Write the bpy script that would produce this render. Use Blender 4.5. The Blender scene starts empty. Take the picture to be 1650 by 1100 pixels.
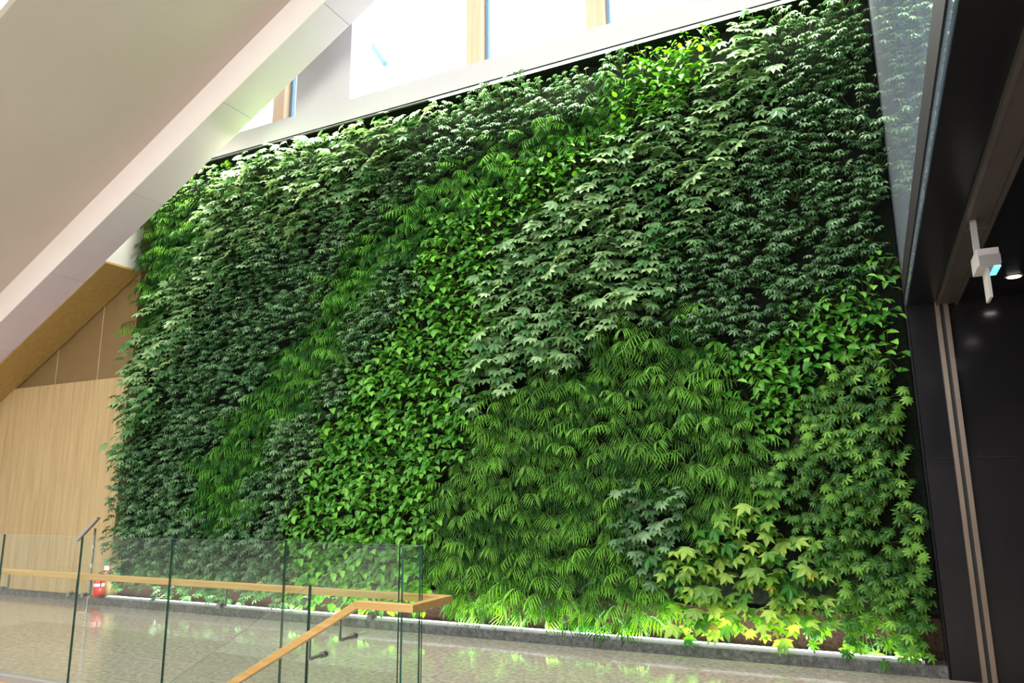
import bpy, math, random
from mathutils import Vector, Matrix
R = math.radians
scene = bpy.context.scene
col = scene.collection

# ------------------------------------------------------------------ camera
cam_d = bpy.data.cameras.new('camera')
cam_o = bpy.data.objects.new('camera', cam_d)
col.objects.link(cam_o)
cam_d.sensor_width = 36.0
cam_d.lens = 36.0 * 1183.28 / 1650.0
cam_d.clip_start = 0.05
cam_d.clip_end = 300
YAW, PIT, ROL = -0.4510, 0.2013, -0.0096
_f = Vector((math.sin(YAW)*math.cos(PIT), math.cos(YAW)*math.cos(PIT), math.sin(PIT)))
_r = Vector((math.cos(YAW), -math.sin(YAW), 0))
_u = _r.cross(_f)
_r2 = _r*math.cos(ROL) + _u*math.sin(ROL)
_u2 = -_r*math.sin(ROL) + _u*math.cos(ROL)
cam_o.matrix_world = Matrix(((_r2.x, _u2.x, -_f.x, 0), (_r2.y, _u2.y, -_f.y, 0), (_r2.z, _u2.z, -_f.z, 1.5), (0, 0, 0, 1)))
scene.camera = cam_o

# ------------------------------------------------------------------ sky, exposure
w = bpy.data.worlds.new('sky')
scene.world = w
w.use_nodes = True
bg = w.node_tree.nodes['Background']
bg.inputs['Color'].default_value = (0.94, 0.97, 1.0, 1)
bg.inputs['Strength'].default_value = 2.1
scene.view_settings.view_transform = 'Standard'
scene.view_settings.look = 'None'
scene.view_settings.gamma = 1
scene.view_settings.use_curve_mapping = False
scene.view_settings.exposure = 0.88

def area(name, loc, rot, sx, sy, power, color=(1, 1, 1)):
    d = bpy.data.lights.new(name, 'AREA')
    d.shape = 'RECTANGLE'; d.size = sx; d.size_y = sy; d.energy = power; d.color = color
    o = bpy.data.objects.new(name, d); col.objects.link(o)
    o.location = loc; o.rotation_euler = rot
    return o
def spot(name, loc, rot, power, color=(1, 1, 1), size=70, rad=0.06):
    d = bpy.data.lights.new(name, 'SPOT')
    d.energy = power; d.color = color; d.spot_size = R(size); d.spot_blend = 0.5; d.shadow_soft_size = rad
    o = bpy.data.objects.new(name, d); col.objects.link(o)
    o.location = loc; o.rotation_euler = rot
    return o
# light of the LED strip on the granite plinth, shining up into the lowest plants
area('plinth_led_light', (-4.85, 7.165, 0.138), (R(180-14), 0, 0), 10.0, 0.04, 62, (0.93, 1.0, 0.96))
# light of the LED strip under the white band, shining down the face of the planting
area('cornice_led_light', (-4.7, 6.98, 6.30), (R(-6), 0, 0), 9.8, 0.05, 170, (1.0, 1.0, 0.86))

# added spots without fixtures, imitating daylight patches on the top of the planting
for (gx0, gp) in ((-8.9, 34), (-7.9, 42), (-7.0, 42), (-6.2, 34), (-4.2, 24), (-3.2, 24), (-0.9, 26), (-0.2, 26)):
    spot('added_daylight_spot', (gx0, 6.85, 6.33), (R(22), 0, 0), gp, (1.0, 0.99, 0.90), 66, 0.10)

# ------------------------------------------------------------------ materials
MATS = {}
def nt(name):
    m = bpy.data.materials.new(name); m.use_nodes = True
    t = m.node_tree; b = t.nodes['Principled BSDF']
    MATS[name] = m
    return m, t, b
def simple(name, c, rough=0.5, metal=0.0, spec=0.5, noise=0.04, scale=6.0):
    m, t, b = nt(name)
    b.inputs['Roughness'].default_value = rough
    b.inputs['Metallic'].default_value = metal
    b.inputs['Specular IOR Level'].default_value = spec
    tc = t.nodes.new('ShaderNodeTexCoord')
    n = t.nodes.new('ShaderNodeTexNoise'); n.inputs['Scale'].default_value = scale
    n.inputs['Detail'].default_value = 4
    t.links.new(tc.outputs['Object'], n.inputs['Vector'])
    r = t.nodes.new('ShaderNodeValToRGB')
    r.color_ramp.elements[0].position = 0.3; r.color_ramp.elements[1].position = 0.7
    r.color_ramp.elements[0].color = tuple(x*(1-noise) for x in c) + (1,)
    r.color_ramp.elements[1].color = tuple(min(1, x*(1+noise)) for x in c) + (1,)
    t.links.new(n.outputs['Fac'], r.inputs['Fac'])
    t.links.new(r.outputs['Color'], b.inputs['Base Color'])
    return m
def emit(name, c, s):
    m, t, b = nt(name)
    b.inputs['Base Color'].default_value = (0.8, 0.8, 0.8, 1)
    b.inputs['Emission Color'].default_value = c + (1,)
    b.inputs['Emission Strength'].default_value = s
    return m
def wood(name, c1, c2, axis='Z', rough=0.42, s=5.0, planks=None):
    m, t, b = nt(name)
    b.inputs['Roughness'].default_value = rough
    tc = t.nodes.new('ShaderNodeTexCoord'); mp = t.nodes.new('ShaderNodeMapping')
    sc = {'Z': (s*2.2, s*2.2, s*0.10), 'X': (s*0.10, s*2.2, s*2.2), 'Y': (s*2.2, s*0.10, s*2.2)}[axis]
    mp.inputs['Scale'].default_value = sc
    t.links.new(tc.outputs['Object'], mp.inputs['Vector'])
    n = t.nodes.new('ShaderNodeTexNoise'); n.inputs['Scale'].default_value = 2.0
    n.inputs['Detail'].default_value = 8; n.inputs['Roughness'].default_value = 0.6; n.inputs['Distortion'].default_value = 0.35
    t.links.new(mp.outputs['Vector'], n.inputs['Vector'])
    r = t.nodes.new('ShaderNodeValToRGB')
    r.color_ramp.elements[0].position = 0.32; r.color_ramp.elements[1].position = 0.68
    r.color_ramp.elements[0].color = c1 + (1,); r.color_ramp.elements[1].color = c2 + (1,)
    t.links.new(n.outputs['Fac'], r.inputs['Fac'])
    t.links.new(r.outputs['Color'], b.inputs['Base Color'])
    bp = t.nodes.new('ShaderNodeBump'); bp.inputs['Strength'].default_value = 0.06
    t.links.new(n.outputs['Fac'], bp.inputs['Height']); t.links.new(bp.outputs['Normal'], b.inputs['Normal'])
    return m
def granite(name, c1, c2, c3, rough, scale=55.0, coat=0.0, warm=None):
    m, t, b = nt(name)
    b.inputs['Roughness'].default_value = rough
    tc = t.nodes.new('ShaderNodeTexCoord')
    v = t.nodes.new('ShaderNodeTexVoronoi'); v.inputs['Scale'].default_value = scale
    n = t.nodes.new('ShaderNodeTexNoise'); n.inputs['Scale'].default_value = scale*0.35; n.inputs['Detail'].default_value = 9
    n.inputs['Roughness'].default_value = 0.75
    t.links.new(tc.outputs['Object'], v.inputs['Vector']); t.links.new(tc.outputs['Object'], n.inputs['Vector'])
    r = t.nodes.new('ShaderNodeValToRGB')
    e = r.color_ramp.elements
    e[0].position = 0.36; e[0].color = c1 + (1,); e[1].position = 0.66; e[1].color = c3 + (1,)
    k = r.color_ramp.elements.new(0.5); k.color = c2 + (1,)
    t.links.new(n.outputs['Fac'], r.inputs['Fac'])
    mx = t.nodes.new('ShaderNodeMixRGB'); mx.blend_type = 'MULTIPLY'; mx.inputs['Fac'].default_value = 0.22
    t.links.new(r.outputs['Color'], mx.inputs['Color1']); t.links.new(v.outputs['Color'], mx.inputs['Color2'])
    hs = t.nodes.new('ShaderNodeHueSaturation'); hs.inputs['Saturation'].default_value = 0.75; hs.inputs['Value'].default_value = 1.3
    t.links.new(mx.outputs['Color'], hs.inputs['Color']); t.links.new(hs.outputs['Color'], b.inputs['Base Color'])
    b.inputs['Coat Weight'].default_value = coat; b.inputs['Coat Roughness'].default_value = 0.1
    return m
def glass(name, tint, ior=1.45, rough=0.0, extra=0.0, haze=0.0):
    m = bpy.data.materials.new(name); m.use_nodes = True; t = m.node_tree
    t.nodes.remove(t.nodes['Principled BSDF'])
    out = [n for n in t.nodes if n.type == 'OUTPUT_MATERIAL'][0]
    tr = t.nodes.new('ShaderNodeBsdfTransparent'); tr.inputs['Color'].default_value = tint + (1,)
    gl = t.nodes.new('ShaderNodeBsdfGlossy'); gl.inputs['Roughness'].default_value = rough
    gl.inputs['Color'].default_value = (0.95, 1.0, 0.98, 1)
    # Schlick reflectance, the same from both faces of the sheet
    ge = t.nodes.new('ShaderNodeNewGeometry'); dt = t.nodes.new('ShaderNodeVectorMath'); dt.operation = 'DOT_PRODUCT'
    t.links.new(ge.outputs['Normal'], dt.inputs[0]); t.links.new(ge.outputs['Incoming'], dt.inputs[1])
    def mth(op, a, v, clamp=False):
        k = t.nodes.new('ShaderNodeMath'); k.operation = op; k.use_clamp = clamp
        if a is not None: t.links.new(a, k.inputs[0 if op != 'SUBTRACT' else 1])
        if v is not None: k.inputs[1 if op != 'SUBTRACT' else 0].default_value = v
        return k.outputs[0]
    f0 = ((ior-1)/(ior+1))**2 + extra
    c1 = mth('SUBTRACT', mth('ABSOLUTE', dt.outputs['Value'], None), 1.0, True)
    fac = mth('ADD', mth('MULTIPLY', mth('POWER', c1, 5.0), 1-f0), f0, True)
    mx = t.nodes.new('ShaderNodeMixShader')
    t.links.new(fac, mx.inputs['Fac'])
    t.links.new(tr.outputs[0], mx.inputs[1]); t.links.new(gl.outputs[0], mx.inputs[2])
    if haze:
        df = t.nodes.new('ShaderNodeBsdfDiffuse'); df.inputs['Color'].default_value = (0.72, 0.78, 0.84, 1)  # pale diffuse share imitating hazy reflection in the glass
        m2 = t.nodes.new('ShaderNodeMixShader'); m2.inputs['Fac'].default_value = haze
        t.links.new(mx.outputs[0], m2.inputs[1]); t.links.new(df.outputs[0], m2.inputs[2]); mx = m2
    t.links.new(mx.outputs[0], out.inputs['Surface'])
    MATS[name] = m
    return m
def leaf(name, dark, light, rough=0.42, trans=0.22, spec=0.5, coat=0.0):
    """leaf: per-leaf tint (attribute 'tint' 0..1) runs dark -> light, small per-plant shift"""
    m, t, b = nt(name)
    at = t.nodes.new('ShaderNodeAttribute'); at.attribute_name = 'tint'
    oi = t.nodes.new('ShaderNodeObjectInfo')
    ma = t.nodes.new('ShaderNodeMath'); ma.operation = 'MULTIPLY_ADD'; ma.inputs[1].default_value = 0.35; ma.inputs[2].default_value = -0.17
    t.links.new(oi.outputs['Random'], ma.inputs[0])
    ad = t.nodes.new('ShaderNodeMath'); ad.operation = 'ADD'; ad.use_clamp = True
    t.links.new(at.outputs['Fac'], ad.inputs[0]); t.links.new(ma.outputs[0], ad.inputs[1])
    r = t.nodes.new('ShaderNodeValToRGB')
    r.color_ramp.elements[0].color = dark + (1,); r.color_ramp.elements[1].color = light + (1,)
    t.links.new(ad.outputs[0], r.inputs['Fac'])
    t.links.new(r.outputs['Color'], b.inputs['Base Color'])
    b.inputs['Roughness'].default_value = rough; b.inputs['Specular IOR Level'].default_value = spec
    b.inputs['Coat Weight'].default_value = coat; b.inputs['Coat Roughness'].default_value = 0.25
    tl = t.nodes.new('ShaderNodeBsdfTranslucent')
    hs = t.nodes.new('ShaderNodeHueSaturation'); hs.inputs['Saturation'].default_value = 1.15; hs.inputs['Value'].default_value = 1.5
    hs.inputs['Hue'].default_value = 0.485
    t.links.new(r.outputs['Color'], hs.inputs['Color']); t.links.new(hs.outputs['Color'], tl.inputs['Color'])
    mx = t.nodes.new('ShaderNodeMixShader'); mx.inputs['Fac'].default_value = trans
    out = [n for n in t.nodes if n.type == 'OUTPUT_MATERIAL'][0]
    t.links.new(b.outputs[0], mx.inputs[1]); t.links.new(tl.outputs[0], mx.inputs[2]); t.links.new(mx.outputs[0], out.inputs['Surface'])
    return m

M_white = simple('white_plaster', (0.60, 0.575, 0.55), 0.7, noise=0.015, scale=2)
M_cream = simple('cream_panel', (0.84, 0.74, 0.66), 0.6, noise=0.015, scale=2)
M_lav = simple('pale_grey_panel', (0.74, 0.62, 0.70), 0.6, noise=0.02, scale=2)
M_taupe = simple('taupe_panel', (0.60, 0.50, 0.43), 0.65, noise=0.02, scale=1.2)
M_upper = simple('haze_blue_wall', (0.30, 0.36, 0.44), 0.6)  # blue-grey picked to imitate a bluish haze behind the glass screen
M_joint = simple('panel_joint', (0.25, 0.24, 0.25), 0.8)
M_woodwall = wood('oak_wall_veneer', (0.40, 0.27, 0.115), (0.54, 0.385, 0.185), 'Z', 0.45)
M_brown = simple('bronze_wall_panel', (0.20, 0.125, 0.042), 0.55, noise=0.05)
M_brownj = simple('bronze_joint', (0.42, 0.31, 0.17), 0.5)
M_woodsoff = wood('oak_soffit', (0.38, 0.235, 0.065), (0.48, 0.31, 0.10), 'X', 0.45)
M_hand = wood('oak_handrail', (0.48, 0.27, 0.075), (0.60, 0.36, 0.12), 'X', 0.38, s=9)
M_mull = wood('oak_mullion', (0.72, 0.50, 0.30), (0.82, 0.60, 0.38), 'Z', 0.5)
M_floor = granite('polished_granite_floor', (0.22, 0.165, 0.115), (0.35, 0.275, 0.20), (0.50, 0.41, 0.31), 0.10, 60)
M_plinth = granite('dark_granite', (0.035, 0.033, 0.031), (0.085, 0.08, 0.072), (0.17, 0.16, 0.145), 0.3, 70)
M_soil = simple('brown_felt', (0.045, 0.026, 0.018), 0.95, spec=0.1, noise=0.5, scale=40)
M_backing = simple('dark_felt', (0.012, 0.016, 0.010), 0.95, spec=0.1, noise=0.5, scale=25)
M_black = simple('black_stone', (0.013, 0.012, 0.0135), 0.12, spec=0.5, noise=0.1)
M_blackceil = simple('black_ceiling', (0.007, 0.007, 0.010), 0.3, spec=0.2, noise=0.1)
M_bronze = simple('brushed_bronze', (0.36, 0.28, 0.22), 0.34, metal=0.9, noise=0.1, scale=3)
M_darkmetal = simple('dark_metal', (0.020, 0.017, 0.019), 0.7, metal=0.0, spec=0.15, noise=0.1)
M_cover = simple('track_cover_metal', (0.09, 0.072, 0.066), 0.5, metal=0.4, noise=0.1)
M_track = simple('track_metal', (0.16, 0.135, 0.13), 0.4, metal=0.7, noise=0.1)
M_steel = simple('stainless_steel', (0.62, 0.62, 0.62), 0.22, metal=1.0, noise=0.03)
M_bracket = simple('satin_steel', (0.34, 0.33, 0.31), 0.35, metal=0.9, noise=0.03)
M_alu = simple('aluminium', (0.70, 0.70, 0.70), 0.35, metal=0.9, noise=0.03)
M_red = simple('red_enamel', (0.72, 0.035, 0.025), 0.25, noise=0.03)
M_blackplastic = simple('black_plastic', (0.02, 0.02, 0.02), 0.4)
M_paper = simple('white_label', (0.8, 0.8, 0.78), 0.5)
M_redlab = simple('red_label', (0.6, 0.06, 0.05), 0.5)
M_greenlab = simple('green_label', (0.10, 0.35, 0.15), 0.5)
M_board = simple('dark_board', (0.05, 0.045, 0.045), 0.15)
M_fix = simple('white_fixture', (0.55, 0.50, 0.48), 0.45)
M_fixg = simple('grey_fixture', (0.30, 0.27, 0.25), 0.45)
M_beam = simple('blue_steel', (0.20, 0.34, 0.50), 0.5)
M_glassedge = simple('green_glass_edge', (0.015, 0.07, 0.055), 0.15)
M_glasstop = simple('pale_glass_edge', (0.35, 0.50, 0.42), 0.2)
M_glass = glass('balustrade_glass', (0.955, 0.985, 0.965), 1.5, 0.0)
M_screen = glass('screen_glass', (0.62, 0.72, 0.78), 1.6, 0.0, 0.02, 0.11)
M_win = glass('window_glass', (0.93, 0.98, 1.0), 1.3)
M_led = emit('led_diffuser', (0.95, 0.97, 1.0), 3.0)
M_ledtop = emit('led_diffuser_warm', (1.0, 1.0, 0.8), 4.0)
M_cyan = emit('cyan_lens', (0.08, 0.62, 1.0), 1.1)
M_down = emit('downlight_lens', (1.0, 0.93, 0.85), 6.0)

# ------------------------------------------------------------------ helpers
class MB:
    """collects shapes; build() links them as ONE mesh object"""
    def __init__(self):
        self.v = []; self.f = []; self.mi = []
    def add(self, vs, fs, mi=0):
        k = len(self.v); self.v += [tuple(p) for p in vs]
        self.f += [tuple(i+k for i in f) for f in fs]
        self.mi += (mi if isinstance(mi, list) else [mi]*len(fs))
    def hexa(self, p, mi=0):       # 8 points: bottom ring 0-3 (ccw seen from above), top ring 4-7
        self.add(p, [(3,2,1,0), (4,5,6,7), (0,1,5,4), (1,2,6,5), (2,3,7,6), (3,0,4,7)], mi)
    def box(self, x0, x1, y0, y1, z0, z1, mi=0):
        self.hexa([(x0,y0,z0),(x1,y0,z0),(x1,y1,z0),(x0,y1,z0),(x0,y0,z1),(x1,y0,z1),(x1,y1,z1),(x0,y1,z1)], mi)
    def tube(self, a, b, r, n=12, r2=None, mi=0):
        a = Vector(a); b = Vector(b); d = (b-a).normalized()
        u = d.orthogonal().normalized(); v = d.cross(u); r2 = r if r2 is None else r2
        vs = [a + (u*math.cos(2*math.pi*i/n) + v*math.sin(2*math.pi*i/n))*r for i in range(n)]
        vs += [b + (u*math.cos(2*math.pi*i/n) + v*math.sin(2*math.pi*i/n))*r2 for i in range(n)]
        fs = [(i, (i+1) % n, n+(i+1) % n, n+i) for i in range(n)] + [tuple(range(n-1, -1, -1)), tuple(range(n, 2*n))]
        self.add(vs, fs, mi)
    def lathe(self, prof, c=(0,0,0), n=24, mi=0):
        vs = []; fs = []
        for r, z in prof:
            for i in range(n):
                vs.append((c[0]+r*math.cos(2*math.pi*i/n), c[1]+r*math.sin(2*math.pi*i/n), c[2]+z))
        for k in range(len(prof)-1):
            for i in range(n):
                fs.append((k*n+i, k*n+(i+1) % n, (k+1)*n+(i+1) % n, (k+1)*n+i))
        fs.append(tuple(range(n-1, -1, -1))); fs.append(tuple((len(prof)-1)*n+i for i in range(n)))
        self.add(vs, fs, mi)
    def build(self, name, mats, parent=None, bevel=0.0, smooth=False, kind=None):
        me = bpy.data.meshes.new(name); me.from_pydata(self.v, [], self.f); me.update()
        for m in (mats if isinstance(mats, (list, tuple)) else [mats]): me.materials.append(m)
        me.polygons.foreach_set('material_index', self.mi)
        if smooth: me.polygons.foreach_set('use_smooth', [True]*len(self.f))
        o = bpy.data.objects.new(name, me); col.objects.link(o)
        if parent is not None:
            o.parent = parent; o.location = -parent.location     # shapes are given in world metres
        if bevel:
            b = o.modifiers.new('bevel', 'BEVEL'); b.width = bevel; b.segments = 2; b.limit_method = 'ANGLE'
        if kind: o['kind'] = kind
        return o
def tag(o, label=None, cat=None, group=None, kind=None):
    if label: o['label'] = label
    if cat: o['category'] = cat
    if group: o['group'] = group
    if kind: o['kind'] = kind
    return o
def thing(name, loc, label, cat, group=None):
    o = bpy.data.objects.new(name, None); col.objects.link(o); o.location = loc
    o.empty_display_size = 0.1
    return tag(o, label, cat, group)
def sbox(name, x0, x1, y0, y1, z0, z1, m, **k):
    b = MB(); b.box(x0, x1, y0, y1, z0, z1); return b.build(name, m, kind='structure', **k)

# ------------------------------------------------------------------ the setting
T30 = math.tan(R(30))
b = MB()                                   # floor with the stair well cut out
b.box(-16, 6, 4.16, 8.2, -0.25, 0)
b.box(-2.62, 6, -6, 4.16, -0.25, 0)
b.box(-16, -2.62, -6, 2.3, -0.25, 0)
b.box(-16, -9.4, 2.3, 4.16, -0.25, 0)
b.build('floor', M_floor, kind='structure')
# stair well: stone steps going down to the left, oak fascia along the landing edge
b = MB()
for k in range(20):
    x1 = -2.94 - 0.30*k
    b.box(x1-0.33, x1, 2.34, 3.86, -0.173*(k+1)-0.35, -0.173*(k+1))
b.build('trim_1', M_floor, kind='structure')
b = MB(); b.box(-9.4, -2.62, 3.99, 4.10, -3.9, -0.035); b.build('trim_2', M_woodsoff, kind='structure')
b = MB(); b.box(-9.4, -2.62, 4.10, 4.19, -0.05, 0.012); b.build('trim_3', M_fixg, kind='structure')
sbox('wall_stairwell_end', -9.5, -9.4, 2.3, 4.16, -3.9, -0.25, M_white)
sbox('floor_lower', -9.5, -2.5, 2.3, 4.16, -4.1, -3.9, M_floor)
sbox('wall_stairwell', -9.4, -2.62, 2.3, 2.34, -3.9, -0.25, M_white)

# left wall: oak veneer below, bronze panels above
b = MB(); b.box(-16, -9.93, 7.30, 7.5, 0.10, 3.25); b.build('wall_left', M_woodwall, kind='structure')
b = MB(); b.box(-16, -9.93, 7.33, 7.5, 0.0, 0.10); b.build('baseboard_left', M_plinth, kind='structure')
b = MB(); b.box(-16, -9.93, 7.335, 7.5, 3.25, 6.0)
for x in (-11.75, -10.72): b.box(x, x+0.02, 7.331, 7.335, 3.25, 6.0, 1)
b.build('wall_upper_left', [M_brown, M_brownj], kind='structure')
# bulkhead at the left: sloped oak underside, white end face
xe = -9.945
b = MB()
zb = lambda x, y: 4.890 + (x-xe)*T30
b.hexa([(-16,6.75,zb(-16,0)), (xe,6.75,zb(xe,0)), (xe,7.32,zb(xe,0)), (-16,7.32,zb(-16,0)),
        (-16,6.75,9.6), (xe,6.75,9.6), (xe,7.32,9.6), (-16,7.32,9.6)], [1,0,0,0,0,0])
b.build('wall_bulkhead', [M_white, M_woodsoff], kind='structure')
b = MB(); b.hexa([(-16,6.75,zb(-16,0)-.02), (xe+.012,6.75,zb(xe,0)-.02), (xe+.012,7.32,zb(xe,0)-.02), (-16,7.32,zb(-16,0)-.02),
        (-16,6.75,zb(-16,0)+.01), (xe+.012,6.75,zb(xe,0)+.01), (xe+.012,7.32,zb(xe,0)+.01), (-16,7.32,zb(-16,0)+.01)])
b.build('trim_4', M_woodsoff, kind='structure')
sbox('wall_far_left', -16.2, -16, -6, 8.2, -0.25, 12, M_white)
sbox('wall_camera_side', -16.2, 6.2, -6.2, -6, -0.25, 2.2, M_white)
sbox('wall_sky_blocker', 0.45, 6.2, -6.2, -6, 2.2, 3.06, M_black)  # unseen, added to keep the bright sky out of the black wall's reflections
sbox('wall_far_right', 6, 6.2, -6.2, 8.2, -0.25, 9.6, M_black)

# wall behind the planting, felt backing, white band and piers with windows
sbox('wall_behind_plants', -9.93, 0.39, 7.50, 7.62, 0, 6.37, M_white)
sbox('wall_felt', -9.90, 0.385, 7.44, 7.50, 0.10, 6.37, M_backing)
sbox('trim_5', -9.90, 0.385, 7.41, 7.44, 0.10, 0.42, M_soil)
b = MB()
b.box(-9.93, 0.39, 7.155, 7.62, 6.37, 6.66)                       # band
b.box(-6.80, -5.86, 7.16, 7.62, 6.66, 10.6)                      # pier
b.box(-9.93, -9.0, 7.16, 7.62, 6.66, 10.6)
b.box(-9.93, 0.39, 7.16, 7.62, 10.4, 10.8)
b.build('wall_white_band', M_white, kind='structure')
def window(name, x0, x1, mulls):
    w = MB(); w.box(x0, x1, 7.56, 7.572, 6.66, 10.4)
    o = w.build(name, M_win, kind='structure')
    for x in mulls:
        f = MB(); f.box(x-0.105, x+0.105, 7.38, 7.55, 6.66, 10.4); f.build('mullion', M_mull, o, 0.004)
        g = MB(); g.box(x+0.115, x+0.15, 7.50, 7.56, 6.66, 10.4); g.build('glazing_bead', M_beam, o)
window('window_1', -9.0, -6.80, [-7.34])
window('window_2', -5.86, 0.39, [-4.08, -2.455, -0.83])
# roof steel seen through the windows
for i, (x, z) in enumerate(((-5.6, 11.2), (-3.9, 11.0), (-2.2, 10.9), (-8.9, 10.6))):
    r = MB(); r.tube((x-1.4, 11.5, z+2.6), (x+2.4, 8.8, z-2.3), 0.045, 8)
    tag(r.build('roof_strut', M_beam), 'pale blue slanting steel strut outside ' + ['the wide window nearest the white pier', 'the window bay between the two oak mullions', 'the window bay right of the second oak mullion', 'the small window behind the escalator'][i], 'roof beam', 'steel struts outside the windows')

# right: black stone wall, black ceiling slab, upper floor
b = MB(); b.box(0.39, 6, 7.14, 7.6, 0, 3.06)
b.build('wall_right', M_black, kind='structure')
b = MB(); b.box(0.39, 6, 7.136, 7.14, 1.735, 1.741); b.build('trim_7', M_darkmetal, kind='structure')
b = MB(); b.box(0.396, 6, -6, 7.6, 3.06, 3.12, 0)
b.build('ceiling', [M_blackceil], kind='structure')
sbox('wall_upper_right', 3.2, 3.3, -6, 7.6, 3.12, 9.6, M_blackceil)
sbox('wall_upper_end', 0.41, 6, 7.30, 7.6, 3.12, 9.6, M_upper)
sbox('trim_8', 0.375, 0.395, 7.14, 7.42, 0.0, 6.37, M_blackceil)

# ------------------------------------------------------------------ granite plinth and LED strips
b = MB(); b.box(-10.2, 0.385, 7.16, 7.44, 0, 0.095)
tag(b.build('plinth', M_plinth, bevel=0.003), 'low dark granite kerb running along the foot of the plant wall', 'plinth')
t = thing('strip_light', (-4.85, 7.20, 0.095), 'long white LED strip light lying on the granite kerb under the plants', 'strip light')
b = MB(); b.box(-9.85, 0.22, 7.205, 7.28, 0.096, 0.108); b.box(-9.85, 0.22, 7.198, 7.203, 0.096, 0.1185); b.build('channel', M_alu, t)
b = MB(); b.box(-9.83, 0.20, 7.203, 7.275, 0.108, 0.1195); b.build('diffuser', M_led, t, 0.004)
sbox('trim_shade_board', -9.93, 0.39, 7.157, 7.44, 6.355, 6.369, M_backing)  # dark board added to stand in for shade under the band
t = thing('strip_light', (-4.7, 7.10, 6.34), 'thin warm LED strip light fixed under the white band above the plants', 'strip light')
b = MB(); b.box(-9.4, 0.30, 7.160, 7.190, 6.340, 6.355); b.build('channel', M_alu, t)
b = MB(); b.box(-4.6, 0.28, 7.163, 7.187, 6.332, 6.340); b.build('diffuser', M_ledtop, t)
b = MB(); b.tube((-0.628, 7.33, 0.245), (-0.628, 7.42, 0.245), 0.045, 20); b.tube((-0.628, 7.32, 0.245), (-0.628, 7.33, 0.245), 0.035, 20, 0.045)
tag(b.build('pipe_cap', M_blackplastic, smooth=False), 'round black pipe cap in the bare felt above the kerb light', 'pipe cap')

# ------------------------------------------------------------------ escalator overhead (underside)
E0 = 10.644
ze = lambda x, up=0.0: E0 + up + x*T30
t = thing('escalator', (-9.0, 5.4, 4.0), 'white clad sloping underside of an escalator crossing overhead at left', 'escalator')
def slab(mb, x0, x1, y0, y1, u0, u1, mi=0):
    mb.hexa([(x0,y0,ze(x0,u0)), (x1,y0,ze(x1,u0)), (x1,y1,ze(x1,u0)), (x0,y1,ze(x0,u0)),
             (x0,y0,ze(x0,u1)), (x1,y0,ze(x1,u1)), (x1,y1,ze(x1,u1)), (x0,y1,ze(x0,u1))], mi)
js = [-15.2, -13.6, -12.0, -10.40, -8.80, -7.172, -5.564, -3.96, -2.36, -0.8]
for a, c in zip(js[:-1], js[1:]):
    b = MB(); slab(b, a+0.004, c-0.004, 6.25, 6.748, 0.0, 0.50)
    b.build('beam_panel', [M_lav], t)
b = MB(); slab(b, -15.2, -0.8, 6.262, 6.74, 0.006, 1.7); b.build('beam_core', M_joint, t)
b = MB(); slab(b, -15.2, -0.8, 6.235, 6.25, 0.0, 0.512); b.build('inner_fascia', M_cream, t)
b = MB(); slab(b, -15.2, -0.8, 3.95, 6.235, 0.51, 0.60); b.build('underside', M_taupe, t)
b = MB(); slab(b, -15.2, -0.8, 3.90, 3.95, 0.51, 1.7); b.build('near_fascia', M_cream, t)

# ------------------------------------------------------------------ glass balustrade and handrail
t = thing('glass_balustrade', (-4.5, 4.05, 0), 'frameless glass balustrade with oak handrail around the stair opening', 'balustrade')
def gpanel(pts, th, axis):
    """pts: outline (s, z); axis 'x' panel in the y=const plane, 'y' panel in the x=const plane; th=(lo,hi)"""
    mb = MB(); n = len(pts)
    lo, hi = th
    P = (lambda s, c, z: (s, c, z)) if axis == 'x' else (lambda s, c, z: (c, s, z))
    vs = [P(s, lo, z) for s, z in pts] + [P(s, hi, z) for s, z in pts]
    fs = [tuple(range(n)), tuple(range(2*n-1, n-1, -1))]; mi = [0, 0]
    for i in range(n):
        j = (i+1) % n
        fs.append((i, n+i, n+j, j))
        dz = abs(pts[i][1]-pts[j][1]); ds = abs(pts[i][0]-pts[j][0])
        mi.append(2 if ds > dz*0.8 else 1)
    mb.add(vs, fs, mi)
    return mb.build('glass_panel', [M_glass, M_glassedge, M_glasstop], t)
GT = 1.166
for a, c in zip([-9.26, -8.18, -7.10, -6.02, -4.94, -3.80], [-8.18, -7.10, -6.02, -4.94, -3.80, -2.65]):
    gpanel([(a+0.006, -0.30), (c-0.006, -0.30), (c-0.006, GT), (a+0.006, GT)], (4.135, 4.147), 'x')
gpanel([(3.93, -0.3), (4.128, -0.3), (4.128, GT), (3.93, GT)], (-2.672, -2.658), 'y')
zs = lambda x: GT + (x+2.95)*T30
gx = [-2.69, -3.385, -4.66, -5.93, -7.2]
gpanel([(gx[0], -0.6), (gx[0], GT), (-2.95, GT), (gx[1]+.006, zs(gx[1])), (gx[1]+.006, -0.9)], (3.925, 3.939), 'x')
for a, c in zip(gx[1:-1], gx[2:]):
    gpanel([(a-.006, zs(a)-1.55), (a-.006, zs(a)), (c+.006, zs(c)), (c+.006, zs(c)-1.55)], (3.925, 3.939), 'x')
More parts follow.
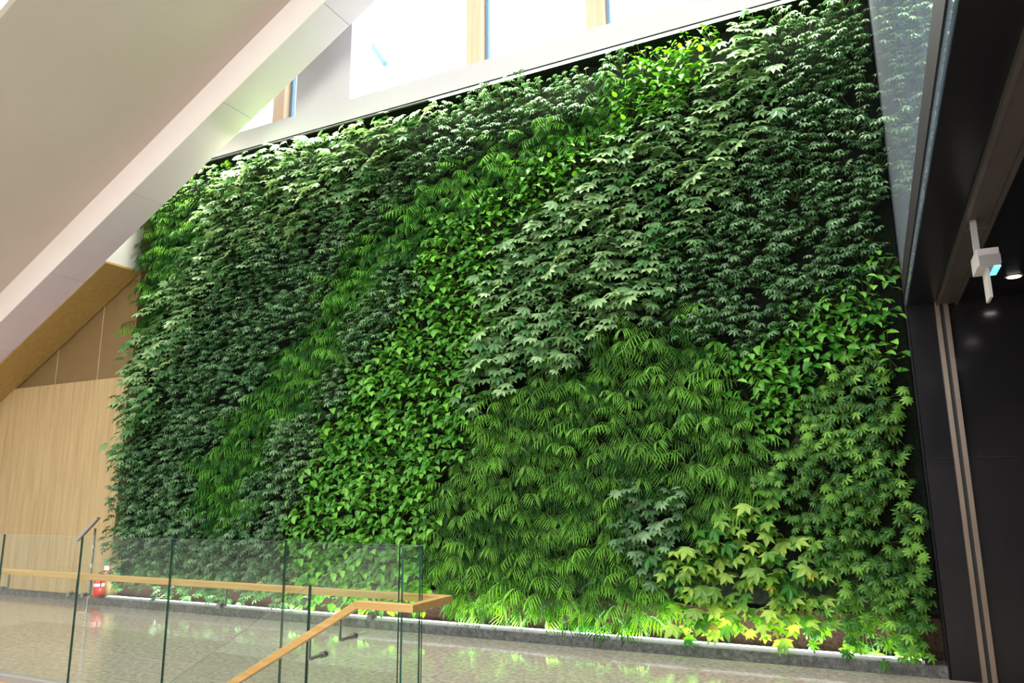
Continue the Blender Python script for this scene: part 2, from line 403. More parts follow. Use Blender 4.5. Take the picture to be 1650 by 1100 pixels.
# handrail: one oak rail along the landing, round the end and down the stair
b = MB(); hw = 0.026; zt, zl = 0.860, 0.816
yf, yn, xr = 4.195, 3.795, -2.505
def ring(c, t0, up):   # not used for joints; rails are mitred by hand below
    pass
xo, xi = xr+hw, xr-hw
b.hexa([(-9.3,yf-hw,zl), (xi,yf-hw,zl), (xo,yf+hw,zl), (-9.3,yf+hw,zl), (-9.3,yf-hw,zt), (xi,yf-hw,zt), (xo,yf+hw,zt), (-9.3,yf+hw,zt)])
b.hexa([(xi,yn+hw,zl), (xo,yn-hw,zl), (xo,yf+hw,zl), (xi,yf-hw,zl), (xi,yn+hw,zt), (xo,yn-hw,zt), (xo,yf+hw,zt), (xi,yf-hw,zt)])
xs = -2.885
b.hexa([(xs,yn-hw,zl), (xo,yn-hw,zl), (xi,yn+hw,zl), (xs,yn+hw,zl), (xs-.012,yn-hw,zt), (xo,yn-hw,zt), (xi,yn+hw,zt), (xs-.012,yn+hw,zt)])
x2 = -7.3; dz = (x2-xs)*T30*0.955
b.hexa([(x2,yn-hw,zl+dz), (xs,yn-hw,zl), (xs,yn+hw,zl), (x2,yn+hw,zl+dz), (x2-.012,yn-hw,zt+dz), (xs-.012,yn-hw,zt), (xs-.012,yn+hw,zt), (x2-.012,yn+hw,zt+dz)])
b.build('handrail', M_hand, t, 0.003)
def bracket(x, y, ztop, yg, side):
    mb = MB()
    mb.box(x-0.004, x+0.004, y-0.009, y+0.009, ztop-0.115, ztop+0.002)
    mb.box(x-0.012, x+0.012, min(y, yg), max(y, yg), ztop-0.123, ztop-0.107)
    fl = MB()
    fl.tube((x, yg+side*0.001, ztop-0.115), (x, yg+side*0.014, ztop-0.115), 0.020, 18)
    fl.tube((x, yg-side*0.015, ztop-0.115), (x, yg-side*0.028, ztop-0.115), 0.020, 18)
    br = mb.build('bracket', M_bracket, t)
    f = fl.build('flange', M_bracket, br); f.location = (0, 0, 0)
for x in (-8.6, -7.05, -6.11, -5.93, -4.4, -3.05): bracket(x, yf, zl, 4.149, 1)
for x in (-3.02, -3.25, -4.3, -5.3):
    z = zl + min(0, (x-xs))*T30*0.955
    bracket(x, yn, z, 3.923, -1)

# ------------------------------------------------------------------ sign stand, extinguisher, wall label
t = thing('sign_stand', (-9.625, 6.786, 0), 'slim chrome floor stand with tilted sign board by the oak wall', 'sign stand')
b = MB(); b.lathe([(0.15, 0), (0.15, 0.008), (0.02, 0.014)], (-9.625, 6.786, 0), 28); b.build('base', M_steel, t)
b = MB(); b.tube((-9.625, 6.786, 0.01), (-9.62, 6.786, 1.06), 0.014, 12); b.build('pole', M_steel, t)
b = MB(); b.tube((-9.625, 6.786, 0.55), (-9.622, 6.786, 0.60), 0.020, 12); b.tube((-9.622, 6.786, 0.80), (-9.622, 6.786, 0.84), 0.020, 12); b.build('collar', M_alu, t)
n = MB()
p0 = Vector((-9.74, 6.62, 0.90)); p1 = Vector((-9.60, 6.80, 1.20)); dx = (p1-p0).normalized(); wv = Vector((-0.70, 0.71, 0)); nn = wv.cross(dx)
def tilted(mb, s0, s1, y0, y1, h0, h1):
    q = lambda s, y, hh: tuple(p0 + dx*s + nn*hh + wv*y)
    mb.hexa([q(s0,y0,h0), q(s1,y0,h0), q(s1,y1,h0), q(s0,y1,h0), q(s0,y0,h1), q(s1,y0,h1), q(s1,y1,h1), q(s0,y1,h1)])
L = (p1-p0).length
b = MB()
tilted(b, 0, L, -0.12, -0.105, -0.012, 0.012); tilted(b, 0, L, 0.105, 0.12, -0.012, 0.012)
tilted(b, 0, 0.015, -0.105, 0.105, -0.012, 0.012); tilted(b, L-0.015, L, -0.105, 0.105, -0.012, 0.012)
b.build('sign_frame', M_bracket, t)
b = MB(); tilted(b, 0.015, L-0.015, -0.105, 0.105, -0.006, 0.006); b.build('sign_board', M_board, t)

t = thing('fire_extinguisher', (-10.04, 7.225, 0.095), 'small red fire extinguisher with white label standing on the kerb end', 'fire extinguisher')
c = (-10.04, 7.225, 0.096)
b = MB(); b.lathe([(0.062, 0), (0.070, 0.006), (0.070, 0.20), (0.064, 0.228), (0.045, 0.250), (0.022, 0.262), (0.018, 0.28)], c, 28); cyl = b.build('cylinder', M_red, t, smooth=True)
b = MB(); b.lathe([(0.0712, 0.145), (0.0712, 0.185)], c, 28); b.build('label_band', M_paper, cyl).location = (0, 0, 0)
b = MB(); b.tube((c[0], c[1], c[2]+.275), (c[0], c[1], c[2]+.31), 0.014, 10); b.box(c[0]-0.02, c[0]+0.075, c[1]-0.01, c[1]+0.01, c[2]+0.305, c[2]+0.318)
b.hexa([(c[0]-.02,c[1]-.009,c[2]+.322), (c[0]+.085,c[1]-.009,c[2]+.345), (c[0]+.085,c[1]+.009,c[2]+.345), (c[0]-.02,c[1]+.009,c[2]+.322),
        (c[0]-.02,c[1]-.009,c[2]+.332), (c[0]+.085,c[1]-.009,c[2]+.355), (c[0]+.085,c[1]+.009,c[2]+.355), (c[0]-.02,c[1]+.009,c[2]+.332)])
b.build('valve_handle', M_blackplastic, t)
b = MB(); pts = [(0.02, 0.30), (0.075, 0.28), (0.088, 0.20), (0.080, 0.11)]
for (a0, a1), (b0, b1) in zip(pts[:-1], pts[1:]): b.tube((c[0]+a0, c[1]-0.03, c[2]+a1), (c[0]+b0, c[1]-0.03, c[2]+b1), 0.007, 8)
b.build('hose', M_blackplastic, t)
t = thing('wall_notice', (-9.998, 7.30, 0.53), 'small framed red and white notice on the oak wall above the extinguisher', 'notice')
b = MB(); b.box(-10.06, -9.935, 7.288, 7.30, 0.44, 0.60); b.build('frame', M_redlab, t)
b = MB(); b.box(-10.052, -9.943, 7.285, 7.288, 0.452, 0.515); b.build('white_field', M_paper, t)
b = MB(); b.box(-10.052, -9.943, 7.285, 7.288, 0.522, 0.592); b.build('green_field', M_greenlab, t)

# ------------------------------------------------------------------ portal frame in the black wall and ceiling
d = MB(); d.box(0.600, 0.634, 7.10, 7.145, 0, 3.06); d.box(0.664, 0.700, 7.10, 7.145, 0, 3.06)
door = d.build('door_1', M_bronze, kind='structure')
d = MB(); d.box(0.634, 0.664, 7.125, 7.145, 0, 3.06); d.build('groove', M_blackplastic, door)
d = MB(); d.box(0.612, 0.634, -4, 7.14, 3.025, 3.062); d.box(0.750, 0.775, -4, 7.14, 3.025, 3.062); d.build('track_rail', M_track, door)
d = MB(); d.box(0.638, 0.748, -4, 5.0, 3.035, 3.06); d.box(0.638, 0.748, 5.06, 7.10, 3.035, 3.06); d.build('track_cover', M_cover, door)
d = MB(); d.box(0.636, 0.750, 5.0, 5.02, 3.022, 3.05); d.build('track_stop', M_bronze, door)

# hanging fixture with a cyan lens by the portal
t = thing('hanging_sign_light', (0.70, 4.75, 2.75), 'small white box light with cyan lens hanging beside the dark portal track', 'hanging light')
b = MB(); b.box(0.645, 0.675, 4.86, 4.90, 2.80, 3.06); b.build('hanger', M_fix, t)
b = MB(); b.box(0.625, 0.735, 4.66, 4.90, 2.70, 2.80); b.build('housing', M_fix, t, 0.004)
b = MB(); b.box(0.635, 0.737, 4.655, 4.66, 2.703, 2.76); b.build('front_cover', M_fixg, t)
b = MB(); b.box(0.705, 0.737, 4.68, 4.88, 2.694, 2.70); b.build('lens', M_cyan, t)
b = MB(); b.box(0.668, 0.682, 4.70, 4.86, 2.53, 2.70); b.build('blade', M_fix, t)
for i, (x, y) in enumerate(((1.09, 6.48), (1.09, 5.0), (1.09, 3.3), (2.6, 6.2), (2.6, 4.4))):
    t = thing('recessed_downlight', (x, y, 3.06), ['round recessed downlight in the black ceiling nearest the black wall', 'round recessed downlight in the black ceiling right of the portal track',
        'round recessed downlight in the black ceiling close overhead', 'round recessed downlight deeper in the dark room at far right', 'round recessed downlight above the dark room at right'][i], 'downlight', 'downlights in the black ceiling')
    b = MB(); b.lathe([(0.055, -0.004), (0.060, 0.0)], (x, y, 3.059), 24); b.build('rim', M_fix, t)
    b = MB(); b.lathe([(0.044, -0.007), (0.046, -0.004)], (x, y, 3.059), 24); b.build('lens', M_down, t)
    spot('downlight_beam', (x, y, 3.03), (0, 0, 0), 18, (1, 0.9, 0.78), 80, 0.04)

# glass screen above the black ceiling edge
t = thing('glass_screen', (0.40, 3, 3.12), 'tall reflective glass screen with dark rail above the black ceiling edge', 'glass screen')
for a, c in ((7.12, 5.85), (5.85, 4.52), (4.52, 3.55), (3.55, 2.3), (2.3, 1.0), (1.0, -0.4)):
    b = MB(); b.box(0.382, 0.390, c+0.004, a-0.004, 3.06, 9.4); b.build('glass_panel', M_screen, t)
b = MB(); b.box(0.372, 0.380, -4, 7.1, 3.13, 3.315); b.build('rail', M_darkmetal, t)

# ------------------------------------------------------------------ living wall
rnd = random.Random(7)
LM = {
 'umbrella_dark': leaf('umbrella_leaf_dark', (0.040, 0.130, 0.036), (0.26, 0.42, 0.19), 0.36, 0.15, 0.5),
 'umbrella_green': leaf('umbrella_leaf_green', (0.022, 0.105, 0.012), (0.22, 0.46, 0.06), 0.38, 0.2, 0.45),
 'palm': leaf('palm_leaf', (0.014, 0.11, 0.010), (0.17, 0.46, 0.05), 0.42, 0.25, 0.35),
 'palm_lime': leaf('palm_leaf_lime', (0.014, 0.085, 0.008), (0.25, 0.56, 0.07), 0.42, 0.25, 0.35),
 'pothos': leaf('pothos_leaf', (0.035, 0.20, 0.018), (0.26, 0.60, 0.08), 0.33, 0.22, 0.5),
 'fatsia': leaf('palmate_leaf', (0.040, 0.16, 0.032), (0.38, 0.56, 0.24), 0.36, 0.15, 0.5),
 'ivy': leaf('ivy_leaf', (0.05, 0.22, 0.028), (0.45, 0.62, 0.11), 0.4, 0.25, 0.45),
}
M_yellow = simple('yellow_leaf', (0.62, 0.50, 0.05), 0.45, noise=0.2, scale=30)
M_stem = simple('green_stem', (0.10, 0.16, 0.045), 0.55, noise=0.2, scale=20)

class Leaves:
    def __init__(self): self.v = []; self.f = []; self.t = []
    def put(self, pts, faces, M, tint):
        k = len(self.v)
        for p in pts: self.v.append(tuple(M @ Vector(p)))
        self.t += [tint]*len(pts)
        self.f += [tuple(i+k for i in f) for f in faces]
def frame(pos, along, normal):
    y = Vector(along).normalized(); n = Vector(normal)
    x = y.cross(n).normalized(); z = x.cross(y)
    return Matrix(((x.x, y.x, z.x, pos[0]), (x.y, y.y, z.y, pos[1]), (x.z, y.z, z.z, pos[2]), (0, 0, 0, 1)))
# leaf outlines: x across, y along the midrib, z up
def leaflet(l, w, droop=0.15):
    return ([(0,0,0), (-w*.8,l*.35,l*.03), (0,l*.4,-l*.035), (w*.8,l*.35,l*.03), (-w*.85,l*.68,-l*droop*.5), (0,l*.72,-l*droop*.7), (w*.85,l*.68,-l*droop*.5), (0,l,-l*droop*1.4)],
            [(0,2,1), (0,3,2), (1,2,5,4), (2,3,6,5), (4,5,7), (5,6,7)])
def ovate(l, w, droop):
    return ([(0,0,0), (-w*.8,l*.12,l*.05), (-w,l*.40,l*.04), (-w*.62,l*.74,-l*droop*.5), (0,l,-l*droop*1.3), (w*.62,l*.74,-l*droop*.5), (w,l*.40,l*.04), (w*.8,l*.12,l*.05), (0,l*.40,-l*.06), (0,l*.72,-l*droop*.75)],
            [(0,8,2,1), (0,7,6,8), (8,9,3,2), (8,6,5,9), (9,4,3), (9,5,4)])
def palmate(r, lobes, depth, droop, wide=0.30):
    """palmate leaf with pointed lobes; base at the origin"""
    pts = [(0, 0, 0)]; n = len(lobes)
    cy = r*0.28
    pts[0] = (0, cy, r*0.05)
    ring = [(0, 0, 0)]
    for i, (ang, ln) in enumerate(lobes):
        a = R(ang); dx, dy = math.sin(a), math.cos(a); px, py = dy, -dx
        L = r*ln; wv = L*wide
        ring.append((dx*L*.55 - px*wv*.62, cy+dy*L*.55 - py*wv*.62, -droop*L*.25))
        ring.append((dx*L, cy+dy*L, -droop*L*1.05))
        ring.append((dx*L*.55 + px*wv*.62, cy+dy*L*.55 + py*wv*.62, -droop*L*.25))
        if i < n-1:
            a2 = R((ang+lobes[i+1][0])/2); l2 = r*depth
            ring.append((math.sin(a2)*l2, cy+math.cos(a2)*l2, -droop*l2*.05))
    pts += ring
    m = len(ring)
    return pts, [(0, 1+(i+1) % m, 1+i) for i in range(m)]
LOB7 = [(-128, .62), (-82, .85), (-40, .98), (0, 1.05), (40, .98), (82, .85), (128, .62)]
LOB5 = [(-108, .62), (-52, .86), (0, 1.05), (52, .86), (108, .62)]
def make_umbrella(rd, compact=False):
    L = Leaves(); stems = MB()
    for k in range(19):
        a = rd.uniform(0, 2*math.pi); rr = 0.18*math.sqrt(rd.random())
        p = Vector((math.cos(a)*rr, -rd.uniform(0.08, 0.30), math.sin(a)*rr))
        up = Vector((rd.gauss(0, .22), -0.45+rd.gauss(0, .22), 1.0)).normalized()
        l = rd.uniform(0.048, 0.070); nl = rd.choice((7, 7, 8, 9)); off = rd.uniform(0, 6.28); tint = rd.random()**1.5
        s = up.orthogonal().normalized(); q = up.cross(s)
        for j in range(nl):
            an = off + 2*math.pi*j/nl
            d = s*math.cos(an) + q*math.sin(an) - up*0.22
            ll = l*rd.uniform(0.85, 1.1)
            pts, fs = leaflet(ll, ll*0.18, 0.2)
            L.put(pts, fs, frame(p, d, up), min(1, max(0, tint+rd.uniform(-.1, .1))))
        stems.tube((p.x*0.06, 0, -0.03 + p.z*0.06), p, 0.0022, 4)
    return L, stems
def make_palm(rd):
    L = Leaves(); stems = MB()
    for k in range(8):
        side = rd.uniform(-1.1, 1.1); el = rd.uniform(0.0, 0.95)
        dark = rd.random() < 0.6
        d0 = Vector((side, -0.75, el)).normalized(); ln = rd.uniform(0.20, 0.36); tint = rd.uniform(0, .25) if dark else rd.uniform(.4, 1)
        if dark: ln *= 0.8
        p = Vector((rd.uniform(-.10, .10), 0.0, rd.uniform(-.10, .08))); prev = p.copy()
        stems.tube((0, 0.01, -0.01), p, 0.003, 4)
        n = 9
        d = d0.copy(); hang = rd.uniform(0.12, 0.42)
        for i in range(n):
            d = (d + Vector((0, 0, -0.14))).normalized()
            nx = prev + d*(ln/n)
            stems.tube(prev, nx, 0.0018, 3)
            prev = nx
            if i < 3: continue
            sdir = d.cross(Vector((0, 0, 1)))
            if sdir.length < 0.1: sdir = Vector((1, 0, 0))
            sdir.normalize(); up = sdir.cross(d)
            f = (i-2)/(n-2); ll = 0.135*math.sin(min(1, 0.35+f*0.65)*math.pi*0.84)**0.6
            for sg in (-1, 1):
                dd = sdir*sg*(1.05-0.55*f) + d*(0.25+0.75*f) - Vector((0, 0, 1))*hang
                pts, fs = leaflet(ll*rd.uniform(.85, 1.15), 0.0056, 0.30)
                L.put(pts, fs, frame(nx, dd, up), min(1, max(0, tint + rd.uniform(-.08, .08))))
    return L, stems
def make_pothos(rd):
    L = Leaves(); stems = MB()
    for k in range(24):
        a = rd.uniform(0, 2*math.pi); rr = 0.18*math.sqrt(rd.random())
        p = Vector((math.cos(a)*rr, -rd.uniform(0.05, 0.27), math.sin(a)*rr))
        d = Vector((rd.gauss(0, .75), -0.75, rd.gauss(-.25, .35))); nrm = Vector((rd.gauss(0, .3), -0.45, 1.0))
        l = rd.uniform(0.070, 0.105)
        pts, fs = ovate(l, l*0.34, rd.uniform(0.15, 0.4))
        L.put(pts, fs, frame(p, d, nrm), rd.random()**1.3)
        stems.tube((p.x*0.06, 0, -0.03 + p.z*0.06), p, 0.0018, 4)
    return L, stems
def make_palmate(rd, size=0.105, lob=LOB7, n=10, tall=0.16):
    L = Leaves(); stems = MB()
    for k in range(n):
        a = rd.uniform(0, 2*math.pi); rr = tall*math.sqrt(rd.random())
        p = Vector((math.cos(a)*rr, -rd.uniform(0.08, 0.30), math.sin(a)*rr))
        d = Vector((rd.gauss(0, .55), -0.8, rd.gauss(-.45, .3))); nrm = Vector((rd.gauss(0, .28), -0.65, 0.9))
        r = size*rd.uniform(0.75, 1.2)
        pts, fs = palmate(r, lob, 0.46, rd.uniform(0.12, 0.38), 0.34)
        L.put(pts, fs, frame(p, d, nrm), min(1, max(0, rd.gauss(0.45, 0.33))))
        stems.tube((p.x*0.06, 0, -0.03 + p.z*0.06), p, 0.0024, 4)
    return L, stems
def leaf_mesh(L, name, m, S=None):
    v = L.v + (S.v if S else []); k = len(L.v)
    f = L.f + ([tuple(i+k for i in q) for q in S.f] if S else [])
    me = bpy.data.meshes.new(name); me.from_pydata(v, [], f); me.update()
    me.materials.append(m); me.materials.append(M_stem)
    at = me.attributes.new('tint', 'FLOAT', 'POINT'); at.data.foreach_set('value', L.t + [0.3]*(len(v)-k))
    me.polygons.foreach_set('material_index', [0]*len(L.f) + [1]*(len(f)-len(L.f)))
    return me
_y = Leaves(); _p, _f2 = palmate(0.075, LOB5, 0.46, 0.3, 0.34); _y.put(_p, _f2, frame((0, 0, 0), (0.2, -0.6, -0.7), (0, -0.8, 0.6)), 0.5)
yellow_mesh = leaf_mesh(_y, 'yellow_leaf', M_yellow)

SPEC = {   # kind: (object name, builder, variants)
 'umbrella': ('umbrella_plant', lambda r: make_umbrella(r), 7),
 'palm': ('parlour_palm', lambda r: make_palm(r), 7),
 'pothos': ('pothos', lambda r: make_pothos(r), 6),
 'fatsia': ('palmate_leaf_climber', lambda r: make_palmate(r, 0.105, LOB7, 11), 7),
 'ivy': ('broad_leaf_ivy', lambda r: make_palmate(r, 0.120, LOB5, 9, 0.15), 6),
}
geo = {k: [s[1](rnd) for _ in range(s[2])] for k, s in SPEC.items()}
for lst in geo.values():                     # nothing grows back into the felt
    for L, S in lst:
        L.v = [(x, min(y, 0.005), z) for x, y, z in L.v]; S.v = [(x, min(y, 0.005), z) for x, y, z in map(tuple, S.v)]
mesh_cache = {}
def meshes(kind, mat, var):
    key = (kind, mat, var)
    if key not in mesh_cache:
        L, S = geo[kind][var]
        mesh_cache[key] = leaf_mesh(L, SPEC[kind][0], LM[mat], S)
    return mesh_cache[key]
REGIONS = [
 ('ivy_bottom', [(-1.67, 1.15), (-1.40, 1.29), (-1.02, 1.46), (-0.70, 1.36), (-0.56, 1.16), (-0.47, 0.79), (-0.48, 0.33), (-0.68, 0.06), (-1.59, 0.04), (-2.08, 0.06), (-2.04, 0.37), (-1.76, 0.52), (-1.92, 0.85)]),
 ('umb_small', [(-2.46, 1.50), (-1.98, 1.60), (-1.68, 1.44), (-1.64, 0.97), (-1.91, 0.51), (-2.23, 0.82), (-2.44, 1.14)]),
 ('umb_tiny', [(-9.52, 6.02), (-8.45, 6.50), (-8.02, 6.24), (-8.10, 5.79), (-8.29, 5.56), (-9.01, 5.72)]),
 ('palm_tl', [(-10.60, 6.07), (-9.30, 5.87), (-8.26, 5.60), (-8.52, 5.01), (-9.10, 4.43), (-9.38, 3.80), (-10.69, 3.74)]),
 ('fats_left', [(-8.30, 5.64), (-8.11, 5.89), (-8.39, 6.54), (-4.63, 6.46), (-4.49, 6.04), (-5.09, 5.67), (-5.34, 5.09), (-6.05, 5.03), (-7.09, 4.87), (-7.77, 4.53), (-8.34, 4.24), (-8.69, 3.46), (-9.04, 2.86), (-9.41, 2.35), (-9.51, 1.82), (-10.81, 1.85), (-10.70, 3.79), (-9.38, 3.80), (-9.10, 4.43), (-8.52, 5.01)]),
 ('umb_left', [(-4.49, 6.04), (-4.63, 6.46), (-2.10, 6.40), (-2.10, 5.79), (-2.64, 5.82), (-3.32, 5.72), (-4.00, 5.51), (-4.53, 5.38), (-5.03, 5.07), (-5.42, 4.73), (-5.97, 4.36), (-6.39, 3.66), (-6.99, 3.31), (-7.28, 2.75), (-7.88, 2.29), (-8.28, 1.64), (-7.94, 0.91), (-7.89, -0.16), (-10.44, -0.33), (-10.81, 1.85), (-9.51, 1.82), (-9.41, 2.35), (-9.04, 2.86), (-8.69, 3.46), (-8.34, 4.24), (-7.77, 4.53), (-7.09, 4.87), (-6.05, 5.03), (-5.34, 5.09), (-5.09, 5.67)]),
 ('umb_mid', [(-5.28, 4.30), (-4.80, 4.46), (-4.60, 4.12), (-4.90, 3.65), (-5.35, 3.35), (-5.70, 2.88), (-6.06, 2.21), (-6.41, 1.54), (-6.60, 1.01), (-6.45, -0.07), (-7.89, -0.16), (-7.94, 0.91), (-7.31, 1.23), (-6.99, 2.13), (-6.33, 2.69), (-5.78, 3.44), (-5.41, 3.95)]),
 ('palm_ribbon', [(-2.10, 5.79), (-2.21, 5.52), (-3.19, 5.20), (-3.75, 4.99), (-4.47, 4.59), (-4.80, 4.46), (-5.28, 4.30), (-5.41, 3.95), (-5.78, 3.44), (-6.33, 2.69), (-6.99, 2.13), (-7.31, 1.23), (-7.94, 0.91), (-8.28, 1.64), (-7.88, 2.29), (-7.28, 2.75), (-6.99, 3.31), (-6.39, 3.66), (-5.97, 4.36), (-5.42, 4.73), (-5.03, 5.07), (-4.53, 5.38), (-4.00, 5.51), (-3.32, 5.72), (-2.64, 5.82)]),
 ('pothos_mid', [(-2.10, 6.40), (-1.30, 6.42), (-0.89, 6.22), (-1.38, 5.60), (-2.06, 5.34), (-2.43, 4.91), (-3.18, 4.61), (-3.63, 4.24), (-3.72, 3.66), (-3.88, 3.10), (-3.96, 2.54), (-4.06, 1.99), (-4.46, 1.72), (-4.47, 1.04), (-4.52, 0.06), (-6.45, -0.07), (-6.60, 1.01), (-6.41, 1.54), (-6.06, 2.21), (-5.70, 2.88), (-5.35, 3.35), (-4.90, 3.65), (-4.60, 4.12), (-4.80, 4.46), (-4.47, 4.59), (-3.75, 4.99), (-3.19, 5.20), (-2.21, 5.52), (-2.10, 5.79)]),
 ('fats_mid', [(-1.38, 5.60), (-0.89, 6.22), (-0.49, 6.31), (-0.58, 5.05), (-0.98, 4.54), (-1.21, 4.12), (-1.60, 3.72), (-2.22, 3.21), (-2.58, 2.98), (-3.06, 2.89), (-3.44, 2.63), (-3.96, 2.54), (-3.88, 3.10), (-3.72, 3.66), (-3.63, 4.24), (-3.18, 4.61), (-2.43, 4.91), (-2.06, 5.34)]),
 ('pothos_right', [(-0.14, 3.33), (0.53, 3.44), (0.58, 3.01), (0.52, 2.69), (0.06, 2.68), (-0.46, 2.55), (-0.69, 2.21), (-0.83, 1.96), (-1.03, 2.06), (-1.08, 2.59), (-0.98, 2.83)]),
 ('umb_right', [(-0.49, 6.31), (0.85, 6.50), (0.53, 3.44), (-0.14, 3.33), (-0.98, 2.83), (-1.41, 2.99), (-1.57, 3.33), (-1.60, 3.72), (-1.21, 4.12), (-0.98, 4.54), (-0.58, 5.05)]),
 ('umb_lowright', [(0.52, 2.69), (0.52, 0.07), (-0.51, 0.08), (-0.48, 0.33), (-0.47, 0.79), (-0.56, 1.16), (-0.70, 1.36), (-0.87, 1.54), (-0.83, 1.96), (-0.69, 2.21), (-0.46, 2.55), (0.06, 2.68)]),
 ('palm_mid', [(-2.58, 2.98), (-2.22, 3.21), (-1.57, 3.33), (-1.41, 2.99), (-1.08, 2.59), (-1.03, 2.06), (-0.83, 1.96), (-0.87, 1.54), (-1.02, 1.46), (-1.40, 1.29), (-1.67, 1.15), (-1.92, 0.85), (-1.76, 0.52), (-2.04, 0.37), (-2.08, 0.06), (-4.52, -0.07), (-4.47, 1.04), (-4.46, 1.72), (-4.06, 1.99), (-3.96, 2.54), (-3.44, 2.63), (-3.06, 2.89)]),
]

# region: kind, leaf material, words for the label, name of the patch
RINFO = {
 'ivy_bottom': ('ivy', 'ivy', 'lime broad-leaved ivy', 'bottom right ivy patch'),
 'umb_small': ('fatsia', 'umbrella_dark', 'dark small-leaved climber', 'small patch beside ivy'),
 'umb_tiny': ('umbrella', 'umbrella_green', 'pale umbrella plant', 'top left corner patch'),
 'palm_tl': ('palm', 'palm', 'feathery green palm', 'upper left palm patch'),
 'fats_left': ('fatsia', 'fatsia', 'grey-green star-leaved climber', 'left star-leaf band'),
 'umb_left': ('umbrella', 'umbrella_dark', 'dark umbrella plant', 'broad left dark band'),
 'umb_mid': ('umbrella', 'umbrella_dark', 'dark umbrella plant', 'narrow middle dark band'),
 'palm_ribbon': ('palm', 'palm', 'deep green palm', 'diagonal palm ribbon'),
 'pothos_mid': ('pothos', 'pothos', 'bright heart-leaved vine', 'middle vine ribbon'),
 'fats_mid': ('fatsia', 'fatsia', 'pale star-leaved climber', 'central star-leaf patch'),
 'pothos_right': ('pothos', 'pothos', 'glossy heart-leaved vine', 'patch beside dark portal'),
 'umb_right': ('umbrella', 'umbrella_dark', 'dark umbrella plant', 'upper right dark patch'),
 'umb_lowright': ('umbrella', 'umbrella_green', 'green umbrella plant', 'lower right patch'),
 'palm_mid': ('palm', 'palm_lime', 'yellow-green palm', 'large lower palm patch'),
}
def inside(x, z, poly):
    c = False; j = len(poly)-1
    for i in range(len(poly)):
        xi, zi = poly[i]; xj, zj = poly[j]
        if (zi > z) != (zj > z) and x < (xj-xi)*(z-zi)/(zj-zi)+xi: c = not c
        j = i
    return c
def region(x, z):
    for n, p in REGIONS:
        if inside(x, z, p): return n
    best = None; bd = 1e9
    for n, p in REGIONS:
        for (a, b) in p:
            d = (a-x)**2+(b-z)**2
            if d < bd: bd = d; best = n
    return best
SP = 0.205
spots = []
iz = 0; z = 0.36
while z < 6.24:
    x = (-9.66 if z < 0.9 else -9.76 if z < 4.2 else -9.69) + (0.5*SP if iz % 2 else 0)
    while x < 0.27:
        xx = x + rnd.uniform(-.06, .06); zz = z + rnd.uniform(-.05, .05)
        rg = region(xx + rnd.gauss(0, .06), zz + rnd.gauss(0, .06))
        spots.append((xx, zz, rg, iz))
        x += SP
    z += SP*0.88; iz += 1
ORD = ['first', 'second', 'third', 'fourth', 'fifth', 'sixth', 'seventh', 'eighth', 'ninth', 'tenth', 'eleventh', 'twelfth', 'thirteenth',
       'fourteenth', 'fifteenth', 'sixteenth', 'seventeenth', 'eighteenth', 'nineteenth', 'twentieth']
ORD += ['twenty-' + o for o in ORD[:9]] + ['thirtieth'] + ['thirty-' + o for o in ORD[:9]] + ['fortieth'] + ['forty-' + o for o in ORD[:9]]
rowset = {}; rowx = {}
for x, z, rg, k in spots:
    rowset.setdefault(rg, set()).add(k); rowx.setdefault((rg, k), []).append(x)
def place_words(x, rg, k):
    r = sorted(rowset[rg]).index(k); c = sorted(rowx[(rg, k)]).index(x)
    return '%s row up, %s from left' % (ORD[r], ORD[c])
cp = Vector((0, 0, 1.5))
per = {}
for s in spots: per.setdefault(RINFO[s[2]][0], []).append(s)
rest = {}
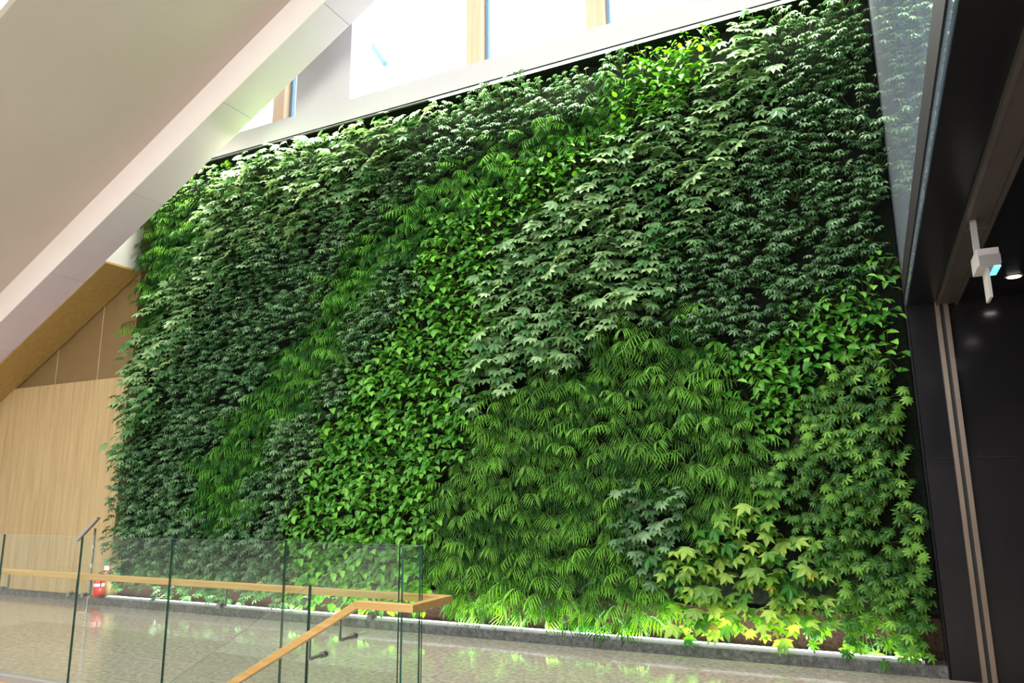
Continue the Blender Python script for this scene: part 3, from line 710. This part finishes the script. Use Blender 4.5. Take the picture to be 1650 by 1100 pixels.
for kind, lst in per.items():
    lst.sort(key=lambda s: (Vector((s[0], 7.3, s[1]))-cp).length)
    for i, (x, z, rg, k0) in enumerate(lst):
        mat = RINFO[rg][1]; var = rnd.randrange(SPEC[kind][2])
        sc = rnd.uniform(0.85, 1.18)
        if kind == 'ivy' : sc *= 0.95
        if rg == 'umb_small': sc *= 0.8
        if z > 6.0: sc *= 0.85
        tiltx = {'umb_lowright': 28, 'umb_tiny': 10}.get(rg, 0)
        depth = rnd.uniform(-0.02, 0.07) + (0.05 if z > 6.0 else 0.0)
        Mx = Matrix.Translation((x, 7.385 + min(0.0, -depth), z)) @ Matrix.Rotation(rnd.uniform(-.35, .35), 4, 'Y') @ Matrix.Rotation(rnd.uniform(-.3, .3), 4, 'Z') @ Matrix.Rotation(R(tiltx), 4, 'X') @ Matrix.Scale(sc, 4)
        if i < 300:
            lm = meshes(kind, mat, var)
            o = bpy.data.objects.new(SPEC[kind][0], lm); col.objects.link(o); o.matrix_world = Mx
            kd, m_, what, where = RINFO[rg]
            tag(o, '%s, %s, %s' % (what, where, place_words(x, rg, k0)), 'plant', 'plants of the ' + where)
            if kind == 'ivy' and i % 9 == 2:
                y = bpy.data.objects.new('yellow_leaf', yellow_mesh); col.objects.link(y); y.parent = o; y['label'] = 'yellow fading leaf'
                y.location = (rnd.uniform(-.1, .1), -0.31, rnd.uniform(-.08, .05))
        else:
            rest.setdefault((kind, mat), []).append((Mx, var))
for (kind, mat), lst in rest.items():
    L = Leaves()
    for Mx, var in lst:
        g = geo[kind][var][0]; k = len(L.v); ts = rnd.uniform(-.15, .15)
        L.v += [tuple(Mx @ Vector(p)) for p in g.v]; L.f += [tuple(i+k for i in f) for f in g.f]; L.t += [min(1, max(0, q+ts)) for q in g.t]
    o = bpy.data.objects.new(SPEC[kind][0] + '_foliage', leaf_mesh(L, 'foliage', LM[mat])); col.objects.link(o)
    tag(o, {'umbrella': 'dark umbrella plant foliage filling the far left of the plant wall', 'palm': 'feathery palm foliage filling the far upper left of the plant wall',
            'pothos': 'heart-leaved vine foliage high in the middle ribbon', 'fatsia': 'star-leaved climber foliage high on the far left', 'ivy': 'ivy foliage'}[kind], 'plants', None, 'stuff')
print('PLANTS', len(spots), {k: len(v) for k, v in per.items()})
